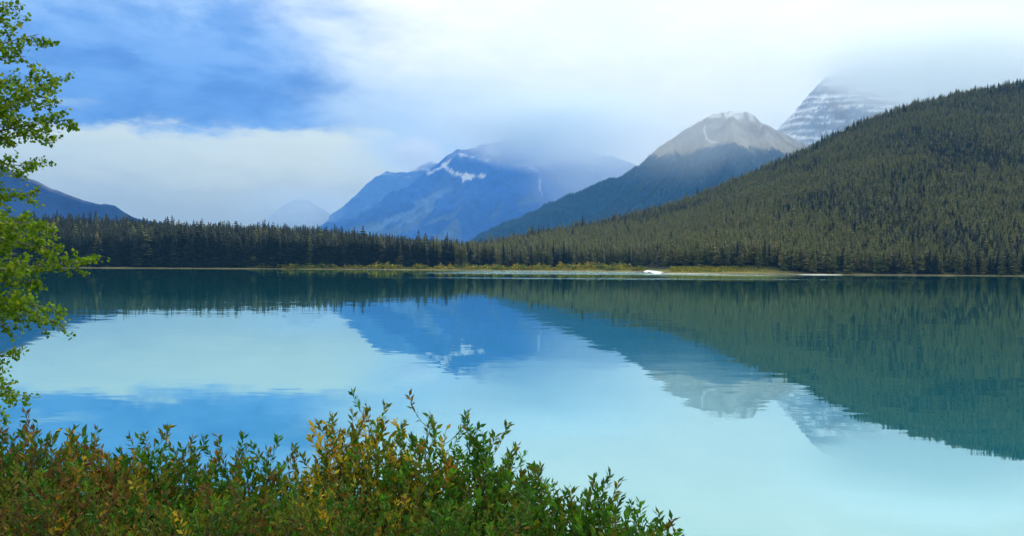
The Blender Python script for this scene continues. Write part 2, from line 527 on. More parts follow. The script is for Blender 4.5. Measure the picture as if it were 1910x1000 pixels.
# big blue mountain in the middle
D2 = 8000
main_r = pline([(655, 470, 7100), (690, 436, 7400), (722, 394, 7550), (748, 354, 7750), (800, 318), (825, 300), (840, 286), (852, 277), (866, 279), (905, 268), (960, 258), (1040, 262), (1120, 286), (1200, 312), (1330, 370)], D2)
spur1 = pline([(850, 284), (880, 340, 7550), (860, 400, 7000), (800, 450, 6600)], D2)
spur2 = pline([(960, 258), (1010, 330, 7450), (1040, 400, 6900), (1060, 450, 6500)], D2)
spur3 = pline([(905, 268), (945, 350, 7400), (930, 420, 6850), (900, 455, 6500)], D2)
def col_m2(X, Y, h, nz, d, g):
    px, py = project(np.stack([X, Y, h], -1).reshape(-1, 3)); px = px.reshape(X.shape); py = py.reshape(X.shape)
    n = fbm(X / 300, Y / 300, 5, 77)
    c = np.ones(X.shape + (3,)) * np.array([0.022, 0.105, 0.42])  # blue of the distance haze painted into rock and forest colour
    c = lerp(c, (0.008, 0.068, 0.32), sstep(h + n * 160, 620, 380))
    c = lerp(c, (0.11, 0.16, 0.27), sstep(g + n * 0.12, 0.60, 0.50) * sstep(h, 1100, 300) * 0.7)       # pale scree in gullies
    n2 = fbm(X / 70, Y / 70, 4, 78)
    fr = sstep(Y, 8400, 8000)
    sc = stroke(X, h, [(690, 434), (760, 396), (832, 350)], 7400, 34, n2) + stroke(X, h, [(735, 425), (800, 385)], 7300, 20, n2)
    c = lerp(c, (0.13, 0.24, 0.46), np.clip(sc, 0, 1) * 0.7 * fr)
    sn = stroke(X, h, [(842, 322), (868, 327), (902, 330)], 7750, 17, n2) + stroke(X, h, [(862, 330), (884, 330)], 7700, 26, n2)
    sn = sn + stroke(X, h, [(822, 303), (836, 315), (852, 325)], 7800, 9, n2) + 0.8 * stroke(X, h, [(800, 322), (822, 311), (838, 297)], 7850, 13, n2 * 1.6)
    sn = sn + 0.8 * stroke(X, h, [(856, 284), (882, 290), (908, 299)], 7800, 9, n2) + 0.6 * stroke(X, h, [(1008, 330), (1006, 350), (1013, 372)], 7350, 6, n2)
    sn = sn + 0.6 * stroke(X, h, [(950, 300), (985, 306), (1002, 318)], 7500, 8, n2)
    sn = sn * fr + 0.5 * sstep(h + n * 200, 930, 1080) * sstep(g + n * 0.3, 0.72, 0.50)
    return lerp(c, (0.72, 0.76, 0.82), np.clip(sn, 0, 1))
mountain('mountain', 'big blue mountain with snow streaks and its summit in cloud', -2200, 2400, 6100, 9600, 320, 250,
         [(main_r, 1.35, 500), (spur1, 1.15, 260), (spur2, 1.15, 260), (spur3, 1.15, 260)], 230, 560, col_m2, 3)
# shoulder behind it
D1 = 9800
sh_r = pline([(520, 470), (575, 428), (600, 411), (640, 386), (665, 362), (684, 342), (700, 327), (722, 320), (760, 322), (800, 300), (860, 300)], D1)
def col_m1(X, Y, h, nz, d, g):
    n = fbm(X / 300, Y / 300, 5, 87)
    c = np.ones(X.shape + (3,)) * np.array([0.06, 0.16, 0.44])  # base colour also carries the blue of the hazy air
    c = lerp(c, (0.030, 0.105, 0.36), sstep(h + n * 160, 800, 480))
    band = 0.5 + 0.5 * np.sin((h + 0.12 * X + n * 40) / 17)
    return lerp(c, (0.72, 0.76, 0.82), sstep(h + n * 200, 980, 1120) * sstep(band + n * .4, 0.62, 0.85) * 0.9)
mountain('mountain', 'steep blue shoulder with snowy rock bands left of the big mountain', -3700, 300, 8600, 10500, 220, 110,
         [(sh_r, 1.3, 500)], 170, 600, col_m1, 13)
# faint far peak
D0_ = 9900
far_r = pline([(440, 440), (490, 412), (522, 388), (550, 372), (575, 372), (600, 388), (640, 415), (700, 440)], D0_)
def col_m0(X, Y, h, nz, d, g):
    n = fbm(X / 300, Y / 300, 5, 97)
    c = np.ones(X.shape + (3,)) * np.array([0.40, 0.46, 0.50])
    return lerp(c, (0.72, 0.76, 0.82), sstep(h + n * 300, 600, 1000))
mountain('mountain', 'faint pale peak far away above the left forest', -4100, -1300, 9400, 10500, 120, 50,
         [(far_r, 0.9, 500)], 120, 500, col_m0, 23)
# brown peak
D3 = 3800
br_r = pline([(860, 462, 3300), (905, 440, 3350), (1000, 402, 3450), (1080, 380, 3550), (1140, 364, 3600), (1180, 346, 3700), (1203, 331), (1224, 308), (1235, 284), (1247, 261),
              (1276, 240), (1308, 223), (1331, 208), (1362, 207), (1392, 206), (1410, 217), (1422, 229), (1450, 241), (1485, 258, 4000), (1540, 290, 4100), (1650, 330, 4200)], D3)
br_s1 = pline([(1362, 206), (1370, 262, 3520), (1350, 330, 3150), (1290, 400, 2800)], D3)
br_s2 = pline([(1248, 257), (1262, 300, 3560), (1220, 360, 3200), (1130, 420, 2800)], D3)
br_s3 = pline([(1422, 228), (1440, 280, 3500), (1440, 340, 3100)], D3)
def col_m3(X, Y, h, nz, d, g):
    n = fbm(X / 130, Y / 130, 5, 107); n2 = fbm(X / 35, Y / 35, 4, 117)
    c = np.ones(X.shape + (3,)) * np.array([0.34, 0.325, 0.30])
    c = lerp(c, (0.25, 0.23, 0.21), sstep(g + n * 0.2, 0.62, 0.8))
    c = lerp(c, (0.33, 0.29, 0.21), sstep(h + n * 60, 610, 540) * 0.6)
    c = lerp(c, (0.008, 0.055, 0.12), sstep(h + n * 55 + n2 * 14, 530, 500))  # forest ground, with haze blue painted into its colour
    sn = sstep(h + n * 38, 690, 712) * sstep(nz + n2 * 0.25, 0.62, 0.85)
    fr = sstep(Y, 3880, 3800)
    gul = stroke(X, h, [(1327, 226), (1325, 240), (1326, 256), (1331, 263), (1337, 265)], 3640, 3.4, n2 * .5) + 0.6 * stroke(X, h, [(1276, 238), (1277, 243)], 3700, 5, n2 * .4)
    cap = stroke(X, h, [(1312, 220), (1335, 212), (1362, 210), (1395, 211), (1412, 222)], 3760, 17, n2) * sstep(fbm(X / 26, h / 90, 3, 5), -0.35, 0.1)
    sn = np.maximum(sn * 0.8, np.clip(gul + cap, 0, 1) * 0.95 * fr)
    return lerp(c, (0.74, 0.76, 0.78), np.clip(sn, 0, 1))
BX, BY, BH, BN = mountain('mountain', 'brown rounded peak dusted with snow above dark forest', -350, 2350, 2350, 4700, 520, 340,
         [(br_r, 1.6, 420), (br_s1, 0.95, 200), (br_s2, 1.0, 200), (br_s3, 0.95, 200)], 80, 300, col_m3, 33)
# banded cliff at the right
D4 = 5600
cl_r = pline([(1380, 330), (1440, 285), (1472, 252), (1480, 228), (1490, 200), (1508, 176), (1530, 150), (1580, 126), (1680, 110), (1800, 100), (1950, 110), (2300, 150)], D4)
def col_m4(X, Y, h, nz, d, g):
    n = fbm(X / 120, Y / 120, 5, 127)
    c = np.ones(X.shape + (3,)) * np.array([0.36, 0.39, 0.42])
    streak = fbm(X / 240, h / 15 + X / 700, 4, 141, 0.6) + 0.35 * fbm(X / 45, h / 12, 3, 142)
    c = lerp(c, (0.34, 0.33, 0.32), sstep(n, -0.1, 0.4))
    return lerp(c, (0.78, 0.80, 0.82), sstep(streak + (nz - 0.6) * 0.6, 0.02, 0.30) * sstep(h, 450, 750))
mountain('mountain', 'grey banded cliff with snow on its ledges behind the right slope', 1300, 5600, 4300, 7400, 330, 330,
         [(cl_r, 1.25, 900)], 90, 420, col_m4, 43, terrace=(52, 0.28))
# dark blue slope at the left edge
D5 = 2600
le_r = pline([(-900, 60), (-500, 150), (-200, 225), (0, 303), (40, 324), (90, 347), (140, 366), (185, 378), (215, 381), (232, 391), (252, 404), (300, 412), (420, 440)], D5)
def col_m5(X, Y, h, nz, d, g):
    n = fbm(X / 80, Y / 80, 5, 137)
    c = np.ones(X.shape + (3,)) * np.array([0.004, 0.030, 0.15])  # forest colour painted blue to stand in for haze
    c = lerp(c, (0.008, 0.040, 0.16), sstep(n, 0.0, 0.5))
    return lerp(c, (0.30, 0.27, 0.28), sstep(d + n * 14, 13, 4) * sstep(h, 170, 230) * 0.5)
LX, LY, LH, LN = mountain('mountain', 'dark blue forested slope descending from the left edge', -4200, -500, 1600, 3800, 260, 180,
         [(le_r, 1.0, 300)], 45, 260, col_m5, 53)

# ------------------------------------------------------------------ conifers
def conifer_meshes(seed, R=0.14, tiers=17, per=7, z0=0.1, tone0=(0.08, 0.1, 0.04)):
    rn = random.Random(seed)
    V, Fc, C = [], [], []
    base = np.array(tone0)
    for k in range(tiers):
        f = k / (tiers - 1)
        z = z0 + (0.965 - z0) * f ** 0.92
        r = R * (1 - f) ** 0.75 * rn.uniform(0.75, 1.12) + 0.010
        a0 = rn.uniform(0, 6.28)
        n = max(4, int(per * (1 - 0.35 * f)))
        for j in range(n):
            if rn.random() < 0.1: continue
            a = a0 + 6.283 * j / n + rn.uniform(-0.3, 0.3)
            L = r * rn.uniform(0.65, 1.25)
            w_ = L * rn.uniform(0.30, 0.5) + 0.008
            dz = -L * rn.uniform(0.25, 0.6)
            ca_, sa = math.cos(a), math.sin(a)
            i = len(V)
            zb = z + 0.022
            V += [(0, 0, zb), (ca_ * L * .55 - sa * w_, sa * L * .55 + ca_ * w_, z + dz * .55 - 0.012),
                  (ca_ * L, sa * L, z + dz + 0.01), (ca_ * L * .55 + sa * w_, sa * L * .55 - ca_ * w_, z + dz * .55 - 0.012),
                  (ca_ * L * .55, sa * L * .55, z + dz * .3 - 0.045 * (1 - f))]
            Fc += [(i, i + 1, i + 2), (i, i + 2, i + 3), (i, i + 4, i + 2)]
            tone = rn.uniform(0.85, 1.15)
            C += [base * tone * 0.9] + [base * tone] * 2 + [base * tone] + [base * tone * 0.9]
    i = len(V)
    V += [(0.008, 0, 0.93), (-0.004, 0.007, 0.93), (-0.004, -0.007, 0.93), (0, 0, 1.0)]
    Fc += [(i, i + 1, i + 3), (i + 1, i + 2, i + 3), (i + 2, i, i + 3)]
    C += [base] * 4
    crown = mesh('crown', V, np.array(Fc), MAT_NEEDLE, C)
    tv, tf = [], []
    for k, (zz, rr) in enumerate(((-0.03, 0.013), (0.3, 0.010), (0.7, 0.006), (0.95, 0.002))):
        for j in range(5):
            tv.append((rr * math.cos(1.2566 * j), rr * math.sin(1.2566 * j), zz))
    for k in range(3):
        for j in range(5):
            tf.append((5 * k + j, 5 * k + (j + 1) % 5, 5 * k + 5 + (j + 1) % 5, 5 * k + 5 + j))
    trunk = mesh('trunk', tv, np.array(tf), MAT_TRUNK)
    return crown, trunk
OLIVE = (0.152, 0.162, 0.044); DARK = (0.025, 0.034, 0.013)
KINDS = [conifer_meshes(1, 0.13, 17, 7, 0.08, DARK), conifer_meshes(2, 0.115, 19, 7, 0.1, DARK), conifer_meshes(3, 0.155, 16, 7, 0.05, DARK),
         conifer_meshes(6, 0.13, 16, 7, 0.1, OLIVE), conifer_meshes(2, 0.115, 18, 7, 0.15, OLIVE), conifer_meshes(3, 0.15, 15, 7, 0.08, OLIVE),
         conifer_meshes(4, 0.10, 15, 6, 0.28, OLIVE), conifer_meshes(5, 0.14, 14, 6, 0.2, (0.165, 0.155, 0.050)), conifer_meshes(1, 0.13, 16, 7, 0.08, (0.003, 0.080, 0.190)), conifer_meshes(9, 0.10, 9, 4, 0.25, (0.15, 0.135, 0.11))]  # the bluish needles have distance haze painted in

# scatter over the far shore: jittered cells of constant ground area
tx = []
y = 330.0
while y < 1010:
    sp = 2.55 + (y - 330) * 0.0007
    xs = np.arange(-0.86 * y, 1.0 * y, sp)
    xs = xs + RNG.uniform(-0.48, 0.48, len(xs)) * sp
    ys = y + RNG.uniform(-0.48, 0.48, len(xs)) * sp
    tx.append(np.stack([xs, ys], 1)); y += sp * 0.95
tx = np.concatenate(tx)
th_z, th_s = far_height(tx[:, 0], tx[:, 1])
tyr, tzr, tys = skyline(tx[:, 0] / tx[:, 1])
tpx = 955 + F * tx[:, 0] / tx[:, 1]
inset = np.interp(tpx, [0, 450, 700, 900, 1150, 1260, 1420, 1500, 2000], [4, 5, 16, 24, 30, 30, 24, 3, 2])
keep = (tx[:, 1] > tys + inset + 5 * RNG.normal(size=len(tx)) * 0.5) & (th_s < 1.06) & (th_z > 0.35)
clear = fbm(tx[:, 0] / 35, tx[:, 1] / 35, 3, 71)
keep &= (RNG.random(len(tx)) < np.where(clear < -0.45, 0.55, 0.97))
tx, th_z, th_s, tpx, tys = tx[keep], th_z[keep], th_s[keep], tpx[keep], tys[keep]
hb = np.interp(tpx, [0, 600, 900, 1200, 2000], [19.3, 18, 12.6, 9.8, 9.5]) * np.interp(th_s, [0, .3, 1], [1.0, 0.95, 0.88])
hb = np.where(tpx > 900, hb * np.interp(th_s, [0, 1], [1.0, 0.86]), hb)
hh = hb * np.clip(1 + 0.14 * RNG.normal(size=len(tx)), 0.5, 1.5) * (1 + 0.12 * fbm(tx[:, 0] / 25, tx[:, 1] / 25, 2, 9))
lefty = RNG.random(len(tx)) < np.interp(tpx, [700, 1000], [1, 0])
kp = RNG.choice(10, len(tx), p=[.03, .03, .02, .27, .25, .16, .12, .09, 0, .03])
patch = fbm(tx[:, 0] / 70, tx[:, 1] / 90, 3, 83) + 0.35 * RNG.normal(size=len(tx))
kp = np.where(patch > 0.42, RNG.integers(0, 3, len(tx)), kp)
kp = np.where(patch < -0.50, RNG.integers(6, 8, len(tx)), kp)
hh = np.where(th_s > 0.93, hh * np.where(tpx > 900, RNG.uniform(0.75, 1.5, len(tx)), RNG.uniform(0.80, 1.16, len(tx))), hh)
kind = np.where(lefty, RNG.choice(10, len(tx), p=[.36, .36, .205, .02, .02, .02, .01, .005, 0, 0]), kp)
wid = RNG.uniform(0.85, 1.35, len(tx)) * np.interp(tpx, [700, 1000], [1.5, 1.4]); rot = RNG.uniform(0, 6.283, len(tx))
# the 300 nearest the shore that are inside the picture stand as individuals
front = (tx[:, 1] - tys)
infr = (tpx > 20) & (tpx < 1905)
order = np.argsort(np.where(infr, front - np.interp(tpx, [0, 450, 700, 900, 1150, 1260, 1420, 1500, 2000], [4, 5, 16, 24, 30, 30, 24, 3, 2]) - hh * 0.3, 1e9))
solo = order[:300]
is_solo = np.zeros(len(tx), bool); is_solo[solo] = True
protos = {}
sections = {}
for i in solo:
    p = tpx[i]
    if p < 480:
        lb, gp = 'dark spruce in the front row of the left forest, above the bare beach line', 'front spruces of the left forest'
    elif p < 900:
        lb, gp = 'dark conifer behind the yellow shore shrubs left of the valley mouth', 'front conifers behind the left shore shrubs'
    elif p < 1200:
        lb, gp = 'olive conifer behind the yellow shrubs below the valley gap', 'front conifers below the valley gap'
    elif p < 1460:
        lb, gp = 'olive conifer at the hill foot behind the grassy spit', 'front conifers behind the grassy spit'
    else:
        lb, gp = 'brownish green conifer at the waterline below the steep right slope', 'front conifers below the right slope'
    e = bpy.data.objects.new('spruce_tree', None)
    COL.objects.link(e)
    e.location = (tx[i, 0], tx[i, 1], th_z[i]); e.rotation_euler = (0, 0, rot[i])
    e.scale = (hh[i] * wid[i], hh[i] * wid[i], hh[i])
    if kind[i] == 9: lb = lb.replace('dark ', '').replace('olive ', '').replace('brownish green ', ''); lb = 'thin grey half-bare ' + lb
    elif kind[i] == 7: lb = lb.replace('dark ', '').replace('olive ', '').replace('brownish green ', ''); lb = 'paler yellowish ' + lb
    tag(e, lb, 'tree', gp)
    sections.setdefault(gp, []).append((hh[i], e))
    k = int(kind[i])
    cr = link('crown', KINDS[k][0], e); tr = link('trunk', KINDS[k][1], e)
    protos.setdefault(k, (cr, tr))

for gp, trees in sections.items():
    trees.sort(key=lambda q: q[0])
    trees[-1][1]['label'] = 'tallest conifer among the ' + gp
    trees[0][1]['label'] = 'shortest conifer among the ' + gp
# the high mountain forest has haze blue painted into its needles, far too distant to stand singly
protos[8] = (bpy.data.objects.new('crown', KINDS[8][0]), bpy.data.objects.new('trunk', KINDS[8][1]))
# the rest of the forest: one object of instanced trees
def forest(name, label, pts, hs, ws, rots, kinds):
    me = bpy.data.meshes.new(name)
    me.vertices.add(len(pts)); me.vertices.foreach_set('co', np.asarray(pts, np.float32).ravel())
    a = me.attributes.new('size', 'FLOAT_VECTOR', 'POINT')
    a.data.foreach_set('vector', np.stack([hs * ws, hs * ws, hs], 1).astype(np.float32).ravel())
    a = me.attributes.new('spin', 'FLOAT_VECTOR', 'POINT')
    a.data.foreach_set('vector', np.stack([0 * rots, 0 * rots, rots], 1).astype(np.float32).ravel())
    a = me.attributes.new('pick', 'INT', 'POINT')
    a.data.foreach_set('value', kinds.astype(np.int32))
    o = link(name, me)
    tag(o, label, 'forest', kind='stuff')
    ng = bpy.data.node_groups.new(name, 'GeometryNodeTree')
    ng.interface.new_socket('Geometry', in_out='INPUT', socket_type='NodeSocketGeometry')
    ng.interface.new_socket('Geometry', in_out='OUTPUT', socket_type='NodeSocketGeometry')
    gi, go = ng.nodes.new('NodeGroupInput'), ng.nodes.new('NodeGroupOutput')
    g2i = ng.nodes.new('GeometryNodeGeometryToInstance')
    for k in sorted(protos, reverse=True):
        jn = ng.nodes.new('GeometryNodeJoinGeometry')
        for ob in protos[k]:
            oi = ng.nodes.new('GeometryNodeObjectInfo')
            oi.transform_space = 'ORIGINAL'
            oi.inputs['Object'].default_value = ob
            ng.links.new(oi.outputs['Geometry'], jn.inputs[0])
        ng.links.new(jn.outputs[0], g2i.inputs[0])
    iop = ng.nodes.new('GeometryNodeInstanceOnPoints')
    iop.inputs['Pick Instance'].default_value = True
    def attr(nm, ty):
        nd = ng.nodes.new('GeometryNodeInputNamedAttribute'); nd.data_type = ty
        nd.inputs['Name'].default_value = nm
        return nd.outputs['Attribute']
    ng.links.new(gi.outputs[0], iop.inputs['Points'])
    ng.links.new(g2i.outputs[0], iop.inputs['Instance'])
    ng.links.new(attr('pick', 'INT'), iop.inputs['Instance Index'])
    ng.links.new(attr('spin', 'FLOAT_VECTOR'), iop.inputs['Rotation'])
    ng.links.new(attr('size', 'FLOAT_VECTOR'), iop.inputs['Scale'])
    ng.links.new(iop.outputs[0], go.inputs[0])
    md = o.modifiers.new('trees', 'NODES'); md.node_group = ng
    return o
rest = ~is_solo
lf = rest & (tpx < 880)
rf = rest & (tpx >= 880)
pts3 = np.stack([tx[:, 0], tx[:, 1], th_z], 1)
forest('forest', 'dense dark spruce forest along the left far shore', pts3[lf], hh[lf], wid[lf], rot[lf], kind[lf])
forest('forest', 'olive conifer forest covering the steep right slope', pts3[rf], hh[rf], wid[rf], rot[rf], kind[rf])

# forest on the flank of the brown peak
def on_grid(X, Y, H, n, test):
    q = RNG.random((n, 2))
    fx = q[:, 0] * (X.shape[1] - 1.001); fy = q[:, 1] * (X.shape[0] - 1.001)
    ix, iy = fx.astype(int), fy.astype(int); u, v = fx - ix, fy - iy
    f = lambda A: (A[iy, ix] * (1 - u) + A[iy, ix + 1] * u) * (1 - v) + (A[iy + 1, ix] * (1 - u) + A[iy + 1, ix + 1] * u) * v
    p = np.stack([f(X), f(Y), f(H)], 1)
    px, py = project(p)
    return p[test(p, px, py)]
tl = lambda p: 525 - 55 * fbm(p[:, 0] / 130, p[:, 1] / 130, 5, 107)
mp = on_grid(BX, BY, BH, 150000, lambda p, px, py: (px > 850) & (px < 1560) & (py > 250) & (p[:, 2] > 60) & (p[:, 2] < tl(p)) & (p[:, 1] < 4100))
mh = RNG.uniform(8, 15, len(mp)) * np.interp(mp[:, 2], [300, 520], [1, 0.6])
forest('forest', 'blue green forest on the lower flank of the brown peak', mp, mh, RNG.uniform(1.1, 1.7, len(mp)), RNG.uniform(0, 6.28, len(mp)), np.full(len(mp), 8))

# ------------------------------------------------------------------ leaf / twig builders
def norm(v): return v / np.maximum(np.linalg.norm(v, axis=-1, keepdims=True), 1e-9)

def leaves_mesh(name, pos, dirs, length, width, cols, origin, rn, fold=0.25):
    n = len(pos)
    pos = np.asarray(pos) - origin; dirs = norm(np.asarray(dirs))
    rnd = rn.normal(size=(n, 3))
    side = norm(np.cross(dirs, rnd)); nrm = np.cross(side, dirs)
    L = length[:, None]; W = width[:, None]
    curl = nrm * L * rn.uniform(-0.15, 0.25, (n, 1))
    v = np.stack([pos, pos + dirs * L * .45 - side * W + nrm * W * fold, pos + dirs * L + curl,
                  pos + dirs * L * .45 + side * W + nrm * W * fold, pos + dirs * L * .5], 1).reshape(-1, 3)
    i = np.arange(n)[:, None] * 5
    f = np.concatenate([i + np.array([[0, 4, 1]]), i + np.array([[1, 4, 2]]), i + np.array([[0, 3, 4]]), i + np.array([[4, 3, 2]])], 0)
    return mesh(name, v, f, MAT_LEAF, np.repeat(cols, 5, 0))

def tube(V, Fc, pts, r0, r1, k=4):
    pts = np.asarray(pts); n = len(pts)
    tan = norm(np.gradient(pts, axis=0))
    ref = np.array([0.3, 1, 0.1]) if abs(tan[0][2]) > 0.7 else np.array([0, 0.1, 1.0])
    a = norm(np.cross(tan, ref)); b = np.cross(tan, a)
    base = len(V)
    for i in range(n):
        r = r0 + (r1 - r0) * i / (n - 1)
        for j in range(k):
            th = 6.2832 * j / k
            V.append(pts[i] + r * (math.cos(th) * a[i] + math.sin(th) * b[i]))
    for i in range(n - 1):
        for j in range(k):
            Fc.append((base + i * k + j, base + i * k + (j + 1) % k, base + (i + 1) * k + (j + 1) % k, base + (i + 1) * k + j))

def bez(p0, p1, p2, n):
    t = np.linspace(0, 1, n)[:, None]
    return (1 - t) ** 2 * p0 + 2 * t * (1 - t) * p1 + t ** 2 * p2

GREEN = np.array([0.085, 0.235, 0.010]); DGREEN = np.array([0.040, 0.135, 0.010]); YEL = np.array([0.50, 0.38, 0.018])
ORA = np.array([0.38, 0.21, 0.015]); BRN = np.array([0.17, 0.095, 0.022]); OLI = np.array([0.14, 0.17, 0.012])

def pick_cols(rn, n, mixw, jitter=0.3):
    pal = np.stack([GREEN, DGREEN, YEL, ORA, BRN, OLI])
    ww = np.array(mixw, float); ww /= ww.sum()
    k = rn.choice(6, n, p=ww)
    return pal[k] * rn.uniform(1 - jitter, 1 + jitter, (n, 1)) * rn.uniform(0.9, 1.1, (n, 3))

def bush(label, centre_px, depth, tips, n_fill, fill_box, mixw, seed, leaf=0.054, twigs=13, tw_leaves=18, bare=0.0, upper=None, fill=1.7):
    """tips: (px,py) of the shoots that make the outline; fill_box: px0,px1,py0,py1 for the other shoots"""
    rn = np.random.default_rng(seed)
    bx = P(centre_px, 700, depth)[0]; by = depth
    bz = float(near_height(np.array([bx]), np.array([by]))[0])
    org = np.array([bx, by, bz])
    e = bpy.data.objects.new('willow_bush', None); COL.objects.link(e); e.location = org
    tag(e, label, 'bush', 'bushes on the near bank')
    ends = [(px, py + 15, depth + rn.uniform(-0.3, 0.3), True) for px, py in tips]
    for px, py in tips:
        for _ in range(2):
            ends.append((px + rn.normal() * 9, py + 40 + abs(rn.normal()) * 34, depth + rn.uniform(-0.35, 0.35), True))
    for _ in range(int(n_fill * fill)):
        ends.append((rn.uniform(fill_box[0], fill_box[1]), rn.uniform(fill_box[2], fill_box[3]), depth + rn.uniform(-0.55, 0.55), False))
    for px, py, dp, main in ends:
        tip = np.array(P(px, py, dp))
        foot = org + np.array([(tip[0] - bx) * 0.35 + rn.normal() * 0.10, (tip[1] - by) * .5 + rn.normal() * 0.08, -0.05])
        foot[2] = float(near_height(foot[None, 0], foot[None, 1])[0]) - 0.05
        midp = foot * 0.45 + tip * 0.55 + np.array([rn.normal() * 0.10, rn.normal() * 0.08, 0.05])
        midp[0] = midp[0] - (tip[0] - foot[0]) * 0.15
        axis_ = bez(foot, midp, tip, 12)
        V, Fc = [], []
        H = tip[2] - foot[2]
        tube(V, Fc, axis_, 0.006 + 0.002 * H, 0.0012, 4)
        LP, LD, SZ, CI = [], [], [], []
        def shoot(path, n, start):
            m_ = len(path)
            cc = pick_cols(rn, 1, upper if (upper is not None and path[-1][2] > tip[2] - 0.45) else mixw, 0.2)[0]
            for q in start + (1 - start) * np.linspace(0, 1, n) ** 0.6:
                if rn.random() < bare: continue
                f = q * (m_ - 1); i = min(int(f), m_ - 2); p_ = path[i] + (path[i + 1] - path[i]) * (f - i)
                d_ = path[i + 1] - path[i]; d_ = d_ / (np.linalg.norm(d_) + 1e-9)
                s_ = rn.normal(size=3); s_ -= d_ * s_.dot(d_); s_ /= np.linalg.norm(s_) + 1e-9
                LP.append(p_); LD.append(d_ * rn.uniform(0.35, 1.0) + s_ * rn.uniform(0.5, 0.95) + np.array([0, 0, 0.1]))
                SZ.append(leaf * rn.uniform(0.7, 1.3))
                CI.append(cc if rn.random() < 0.72 else pick_cols(rn, 1, mixw, 0.3)[0])
        shoot(axis_, 14, 0.80)
        nt = twigs
        for j in range(nt):
            q = 0.40 + 0.58 * (j + rn.random()) / nt
            f = q * 11; i = min(int(f), 10); p_ = axis_[i] + (axis_[i + 1] - axis_[i]) * (f - i)
            d_ = norm(axis_[i + 1] - axis_[i])
            s_ = rn.normal(size=3) * np.array([1, 1, 0.7]); s_ -= d_ * s_.dot(d_); s_ /= np.linalg.norm(s_) + 1e-9
            ln = (0.12 + 0.30 * (1 - q)) * rn.uniform(0.7, 1.35) * min(1.2, H / 1.8)
            end = p_ + d_ * ln * 0.7 + s_ * ln * 0.7 + np.array([0, 0, ln * 0.3])
            tw = bez(p_, p_ + s_ * ln * 0.45 + d_ * ln * .25, end, 5)
            tube(V, Fc, tw, 0.0026, 0.0009, 3)
            shoot(tw, max(8, int(tw_leaves * (0.55 + ln / 0.5))), 0.30)
        st = link('stem', mesh('stem', np.array(V) - org, Fc, MAT_TWIG), e)
        if LP:
            n = len(LP); sz = np.array(SZ)
            cl = np.array(CI) * rn.uniform(0.8, 1.2, (n, 1))
            lo = link('leaves', leaves_mesh('leaves', LP, LD, sz, sz * rn.uniform(0.15, 0.22, n), cl, org, rn), st)
            tag(lo, kind='stuff')
    return e

#            green dgreen yel  ora  brn  olive
bush('yellow orange willow bush with the tallest shoot, centre foreground', 645, 5.6,
     [(683, 738), (668, 770), (622, 765), (610, 778), (640, 800), (700, 800), (585, 850), (655, 830)], 16, (560, 730, 888, 1010),
     (2, 2, 2.2, .9, .6, 5), 101, upper=(1.5, .3, 4, .8, .2, 5), fill=1.2)
bush('green willow bush with reddish tinge just right of the yellow bush', 790, 5.5,
     [(800, 762), (770, 796), (735, 800), (722, 818), (832, 786), (755, 835)], 18, (700, 860, 878, 1010),
     (4, 4, .6, .4, .9, 3), 102, upper=(4, 2, .8, .4, .5, 3))
bush('deep green bushy willow with several rounded tops right of centre', 905, 5.4,
     [(876, 776), (900, 790), (914, 800), (890, 810), (940, 835), (950, 850), (860, 820)], 20, (830, 985, 888, 1010),
     (5, 5, .15, .05, .3, 2.5), 103, twigs=10, fill=1.0)
bush('small dark green bush with pointed tips, second from the right end', 1015, 5.2,
     [(985, 862), (1005, 866), (1033, 893), (1052, 908), (968, 880)], 14, (950, 1075, 935, 1010),
     (5, 5, .15, .05, .3, 2.5), 104, twigs=10, fill=0.9)
bush('green bush with one upright shoot near the right end of the bank', 1110, 5.0,
     [(1108, 885), (1095, 915), (1128, 910), (1075, 930), (1150, 948)], 12, (1055, 1160, 945, 1010),
     (5, 5, .15, .05, .3, 2.5), 105, twigs=10, fill=0.7)
bush('sparse low sprig bush at the far right end of the bank', 1205, 4.8,
     [(1190, 944), (1240, 966), (1198, 980), (1165, 965), (1252, 990)], 3, (1150, 1230, 975, 1010),
     (5, 4, .2, .1, .5, 2), 106, twigs=6)
bush('green willow bush with fan of shoots left of the yellow bush', 460, 5.7,
     [(415, 828), (440, 822), (470, 838), (505, 826), (525, 850), (545, 880), (395, 850)], 20, (380, 570, 908, 1010),
     (4, 4, .4, .3, 1, 4), 107)
bush('green bush with upright tips standing between brown and fan-shaped bushes', 310, 5.6,
     [(287, 812), (300, 826), (345, 818), (360, 835), (262, 830), (325, 840)], 18, (230, 400, 898, 1010),
     (3, 4, .3, .4, 1.4, 4), 108)
bush('brown leaved bush with pale dry leaves left of the green bushes', 180, 5.4,
     [(185, 838), (150, 835), (125, 815), (215, 850), (235, 845)], 24, (90, 260, 855, 1000),
     (1, 3, .4, .6, 4, 4), 109)
bush('twiggy brownish bush with thin dark shoots at the left edge', 50, 5.6,
     [(70, 775), (52, 800), (95, 812), (25, 800), (5, 805), (110, 835), (40, 820)], 22, (-40, 130, 830, 1000),
     (1.5, 5, .2, .3, 3, 4), 110, bare=0.2)
bush('low rusty brush in front at the bottom left corner', 70, 4.4,
     [(20, 885), (80, 880), (140, 890), (180, 900)], 24, (-60, 240, 900, 1020), (1.5, 4, .4, .4, 4, 5), 111, leaf=0.036)
bush('low olive and orange brush in front below the left green bushes', 340, 4.4,
     [(270, 905), (330, 912), (400, 915), (450, 910)], 26, (220, 520, 920, 1020), (2.5, 4, .35, .4, 1.6, 5), 112, leaf=0.036)
bush('low olive brush in front below the yellow bush', 620, 4.4,
     [(560, 920), (620, 915), (690, 925), (520, 930)], 26, (500, 760, 930, 1020), (3, 4, .6, .4, .9, 5), 113, leaf=0.036)
